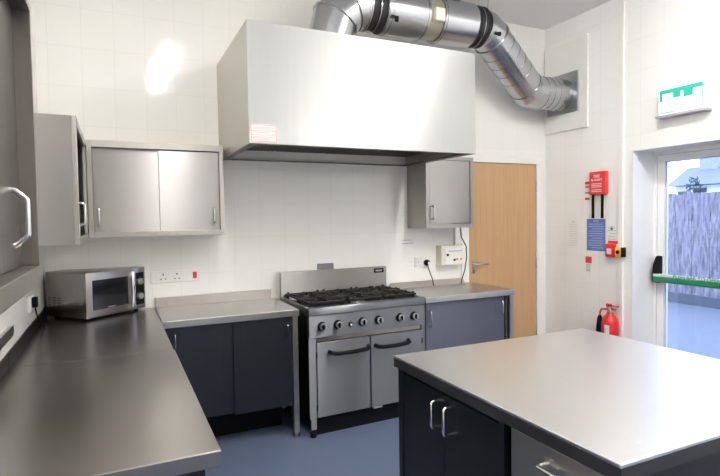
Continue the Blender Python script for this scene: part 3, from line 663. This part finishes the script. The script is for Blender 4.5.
for (z0, z1) in ((.665, ZB-.012), (.40, .66), (.11, .395)):
    d = obj('drawer', MB().box(1.141, 1.1575, iy0+.028, -2.720, z0, z1, .0015), M_draw, iu)
    obj('handle', d_handle('y', (1.141, -2.945, z0+.64*(z1-z0)), (-1, 0, 0), .17, .007, .028, (0, 1, 0)), M_chrome, d, True, 'chrome bow handle')

# ================================================================== MICROWAVE (own frame)
M_mw = steel('microwave_steel', (.34, .325, .31), .32, (50, 50, 2), .05)
mw = thing('microwave_oven', 'silver microwave oven turned in the left corner of the worktop', 'microwave', (-.18, -.373, WT), math.radians(41), local=True)
MWd, MD, z0, z1 = .470, .375, .016, .303
bo = MB().box(0, MWd, .022, MD, z0, z1, .004); obj('casing', bo, M_mw, mw, True)
v = MB()
for i in range(3):
    for j in range(4): v.box(-.0012, .0006, .235+i*.045, .265+i*.045, .085+j*.016, .093+j*.016)
obj('side_vents', v, mat('vent_dark', (.10, .07, .07), .6), mw)
dr = MB().box(0, .362, 0, .0215, z0, z1, .004); dd = obj('door', dr, M_mw, mw, True)
obj('door_window', MB().box(.045, .322, -.0015, .001, .062, .252, .0005), M_glassdark, dd, False, 'dark glass window')
obj('door_badge', MB().box(.155, .215, -.0022, -.0016, .066, .072), M_label, dd)
hh = MB().box(.330, .357, -.034, -.016, .035, .285, .006); hh.box(.333, .354, -.018, .002, .05, .07); hh.box(.333, .354, -.018, .002, .25, .27); obj('door_handle', hh, M_chrome, dd, True, 'wide chrome door handle')
cpn = obj('control_panel', MB().box(.364, MWd, .0, .0215, z0, z1, .003), M_mw, mw, True)
obj('panel_face', MB().box(.371, MWd-.012, -.0012, .001, .045, .268), M_black, cpn, False, 'black control panel')
for z in (.205, .105):
    k = obj('dial', MB().lathe([(0, 0), (.026, 0), (.024, .016), (.019, .022), (0, .023)], (.416, -.0012, z), 26, 'y'), M_satin, cpn, True, 'silver dial')
for (x, y) in ((.04, .05), (MWd-.04, .05), (.04, MD-.05), (MWd-.04, MD-.05)):
    obj('foot', MB().cyl((x, y, 0), (x, y, z0+.002), .014, 14), M_black, mw, True)

# ================================================================== electrical things
# long socket strip on the back wall with a red switch
sk = thing('socket_strip', 'long white socket plate with a red switch behind the microwave', 'socket', (.39, 0, 1.075))
pl = obj('plate', MB().box(.215, .565, -.010, 0, 1.074, 1.158, .003), M_socket, sk)
hs = MB()
for x in (.30, .395):
    hs.box(x-.004, x+.004, -.0108, -.0101, 1.128, 1.141); hs.box(x-.021, x-.010, -.0108, -.0101, 1.098, 1.104); hs.box(x+.010, x+.021, -.0108, -.0101, 1.098, 1.104)
obj('socket_holes', hs, M_black, pl)
for x in (.26, .345, .44): obj('rocker_switch', MB().box(x-.008, x+.008, -.014, -.0101, 1.115, 1.138, .001), M_paper, pl)
obj('red_switch', MB().box(.507, .535, -.016, -.0101, 1.095, 1.142, .002), M_redp, pl, False, 'red rocker switch')
# socket right of the cooker with a plug and lead
s2 = thing('wall_socket', 'white double socket on the tiles right of the cooker', 'socket', (2.50, 0, 1.066))
pl = obj('plate', MB().box(2.425, 2.590, -.010, 0, 1.072, 1.160, .003), M_socket, s2)
for x in (2.462, 2.553): obj('rocker_switch', MB().box(x-.008, x+.008, -.014, -.0101, 1.128, 1.150, .001), M_paper, pl)
hs = MB(); hs.box(2.456, 2.464, -.0108, -.0101, 1.108, 1.12); hs.box(2.441, 2.450, -.0108, -.0101, 1.086, 1.092); hs.box(2.472, 2.481, -.0108, -.0101, 1.086, 1.092); obj('socket_holes', hs, M_ink, pl)
pg = thing('mains_plug', 'black plug with a hanging lead in the socket right of the cooker', 'plug', (2.545, -.0102, 1.10))
obj('plug_body', MB().lathe([(0, 0), (.028, 0), (.027, .020), (.021, .036), (0, .040)], (2.545, -.0102, 1.110), 24, 'y'), M_black, pg, True)
obj('plug_disc', MB().lathe([(0, .0395), (.014, .0395), (.013, .042), (0, .0425)], (2.549, -.0102, 1.106), 20, 'y'), M_socket, pg, True, 'pale disc on the plug')
obj('lead', MB().tube([(2.545, -.035, 1.085), (2.549, -.045, 1.05), (2.556, -.06, 1.01), (2.565, -.078, .965), (2.570, -.09, .9045)], .0045, 8), M_black, pg, True, 'black lead')
# plug on the left wall feeding the microwave
s3 = thing('wall_socket', 'white socket low on the left wall behind the microwave', 'socket', (XL, -.65, 1.035))
obj('plate', MB().box(XL, XL+.008, -.72, -.575, 1.035, 1.12, .002), M_socket, s3)
p3 = thing('mains_plug', 'black plug and lead on the left wall behind the microwave', 'plug', (XL+.0082, -.65, 1.055))
obj('plug_body', MB().box(XL+.0082, XL+.036, -.67, -.625, 1.055, 1.112, .005), M_black, p3, True)
obj('lead', MB().tube([(XL+.022, -.648, 1.06), (XL+.024, -.63, 1.02), (XL+.028, -.60, .985), (XL+.032, -.56, .95), (XL+.036, -.50, .915), (XL+.042, -.44, .9048)], .0045, 8), M_black, p3, True)
# gas interlock box, trunking and lead right of the socket
gi = thing('control_box', 'white electrical control box with coloured buttons beside the oak door', 'control box', (2.75, 0, 1.08))
bo = obj('box', MB().box(2.655, 2.895, -.090, 0, 1.085, 1.262, .004), M_cream, gi)
obj('front_plate', MB().box(2.700, 2.888, -.0918, -.0901, 1.092, 1.238), M_socket, bo)
obj('display_line', MB().box(2.735, 2.885, -.0926, -.0919, 1.205, 1.214), M_ink, bo)
for (x, z, r, m, n) in ((2.722, 1.176, .011, M_black, 'black_button'), (2.795, 1.128, .011, M_black, 'black_button'), (2.825, 1.133, .012, M_yel, 'yellow_button'), (2.868, 1.135, .011, M_yel, 'yellow_button')):
    obj(n, MB().lathe([(0, 0), (r, 0), (r*.9, .008), (0, .010)], (x, -.0918, z), 16, 'y'), m, bo, True)
tag(obj('trunking', MB().box(2.849, 2.929, -.03, 0, 1.263, 1.426, .003), M_white), 'short white trunking between the control box and the wall cabinet', 'trunking')
tag(obj('black_cable', MB().tube([(2.905, -.038, 1.426), (2.912, -.042, 1.33), (2.918, -.105, 1.25), (2.92, -.108, 1.15), (2.905, -.10, 1.03), (2.885, -.085, .95), (2.880, -.08, .9048)], .0045, 8), M_black, None, True), 'thin black cable running down past the control box', 'cable')
def sticker(x0, x1, z0, z1, label):
    t = thing('sticker', label, 'sticker', ((x0+x1)/2, 0, z0))
    obj('strip', MB().box(x0, x1, -.001, 0, z0, z1), M_paper, t)
    g = MB(); n = 7
    for i in range(n): g.box(x0+.006+i*(x1-x0-.012)/n, x0+.002+(i+1)*(x1-x0-.012)/n, -.0016, -.0011, z0+.004, z1-.004)
    obj('print', g, M_ink, t)
sticker(2.289, 2.410, 1.312, 1.328, 'upper of two thin white stickers on the tiles below the right wall cabinet')
sticker(2.285, 2.432, 1.283, 1.299, 'lower of two thin white stickers on the tiles below the right wall cabinet')

# ================================================================== ceiling lamps
def lamp(x, y, label, L=1.8):
    t = thing('ceiling_light', label, 'ceiling light', (x, y, ZC), group='ceiling strip lights')
    obj('body', MB().box(x-.06, x+.06, y-L/2-.02, y+L/2+.02, ZC-.03, ZC, .003), M_white, t)
    obj('diffuser', MB().box(x-.052, x+.052, y-L/2, y+L/2, ZC-.075, ZC-.0305, .01), M_lamp, t)
LB = 'white ceiling strip light with a glowing diffuser'
lamp(.59, -2.8, LB); lamp(2.66, -2.8, LB); lamp(2.66, -5.1, LB)

# ================================================================== outside the glazed door
struct(obj('ground', MB().box(XR+.36, 60, -30, 40, -.12, -.02), M_pave), 'pale concrete yard outside the exit door')
fn = thing('timber_fence', 'weathered vertical board fence across the yard outside', 'fence', (8.75, 0, -.02))
random.seed(11)
y = -6.0; i = 0
pk = MB()
while y < 7.0:
    wd = .145 + random.uniform(-.01, .01); h = 1.86 + random.uniform(-.03, .02)
    pk.box(8.75 + (.012 if i % 2 else 0), 8.77 + (.012 if i % 2 else 0), y, y+wd-.008, .15, h); y += wd; i += 1
obj('boards', pk, M_fence, fn)
obj('gravel_board', MB().box(8.71, 8.745, -6, 7, -.02, .15), M_kerb, fn, False, 'concrete gravel board')
rl = MB().box(8.785, 8.83, -6, 7, .4, .48); rl.box(8.785, 8.83, -6, 7, 1.45, 1.53); obj('rails', rl, M_fence, fn)
for k in range(6): obj('post', MB().box(8.832, 8.93, -5.5+k*2.4, -5.4+k*2.4, -.02, 1.9), M_kerb, fn)
hs = thing('house', 'white house with a grey hipped roof beyond the fence', 'house', (28, 6, -.02))
obj('walls', MB().box(25.2, 31, -6, 12.7, -.02, 2.84), M_rend, hs)
rf = MB(); e = [(24.8, 12.95, 2.86), (24.8, -7, 2.86), (31.2, -7, 2.86), (31.2, 13.6, 2.86)]; rd_ = [(27.4, 13.5, 3.9), (27.4, -5, 3.9)]
V = [rf.bm.verts.new(p) for p in e+rd_]
for ids in ((0, 1, 5, 4), (1, 2, 5), (2, 3, 4, 5), (3, 0, 4), (0, 3, 2, 1)): rf.bm.faces.new([V[k] for k in ids])
ro = obj('roof', rf, M_roof, hs, False, 'grey slate roof')
obj('chimney', MB().box(26.9, 27.7, 11.75, 12.6, 3.5, 4.32), M_brick, ro)
wn = obj('window', MB().box(25.15, 25.2, 11.2, 11.8, 2.5, 2.72), M_glassdark, hs)
sb = thing('garden_shrub', 'small dark shrub peeping over the fence in front of the house', 'shrub', (10.2, 2.38, -.02))
lv = MB(); random.seed(3)
for k in range(420):
    a = random.uniform(0, 6.28); r = .38*math.sqrt(random.random()); z = random.uniform(1.0, 2.22); r *= max(.12, 1.25-(z-.9)/1.25)
    c = Vector((10.2+r*math.cos(a), 2.38+r*math.sin(a), z)); u = Vector((random.uniform(-1, 1), random.uniform(-1, 1), random.uniform(-1, 1))).normalized(); w_ = u.orthogonal().normalized()
    lv.quad(c-u*.05, c+w_*.022, c+u*.05, c-w_*.022)
obj('foliage', lv, M_leaf, sb)
st = MB()
for k in range(5): st.tube([(10.2, 2.38, -.02), (10.2+.1*math.cos(k*1.3), 2.38+.1*math.sin(k*1.3), .9), (10.2+.2*math.cos(k*1.3), 2.38+.2*math.sin(k*1.3), 1.9)], .015, 6)
obj('stem', st, M_brick, sb)

# ================================================================== daylight
W = bpy.data.worlds.new('World'); S.world = W; W.use_nodes = True
bgn = W.node_tree.nodes['Background']; bgn.inputs[0].default_value = (.48, .61, 1.0, 1); bgn.inputs[1].default_value = 2.9

# ================================================================== camera
fpx, yaw, pitch, roll, ch_, Dc = 519.2383, .4391, .0388, .0144, 1.5249, 4.0173
cc, sn = math.cos(yaw), math.sin(yaw)
R0, F0, Z0 = Vector((cc, -sn, 0)), Vector((sn, cc, 0)), Vector((0, 0, 1))
F = F0*math.cos(pitch) - Z0*math.sin(pitch); U0 = F0*math.sin(pitch) + Z0*math.cos(pitch)
R = R0*math.cos(roll) - U0*math.sin(roll); U = R0*math.sin(roll) + U0*math.cos(roll)
cam = bpy.data.cameras.new('camera'); cam.sensor_width = 36; cam.lens = fpx/720*36; cam.clip_start = .05
co = bpy.data.objects.new('camera', cam); COL.objects.link(co)
mw_ = Matrix((R, U, -F)).transposed().to_4x4(); mw_.translation = Vector((0, -Dc, ch_)); co.matrix_world = mw_
S.camera = co

S.view_settings.view_transform = 'Standard'; S.view_settings.look = 'None'
S.view_settings.exposure = 0.92; S.view_settings.gamma = 1.0; S.view_settings.use_curve_mapping = False
S.cycles.max_bounces = 10; S.cycles.diffuse_bounces = 6; S.cycles.glossy_bounces = 6; S.cycles.transparent_max_bounces = 8
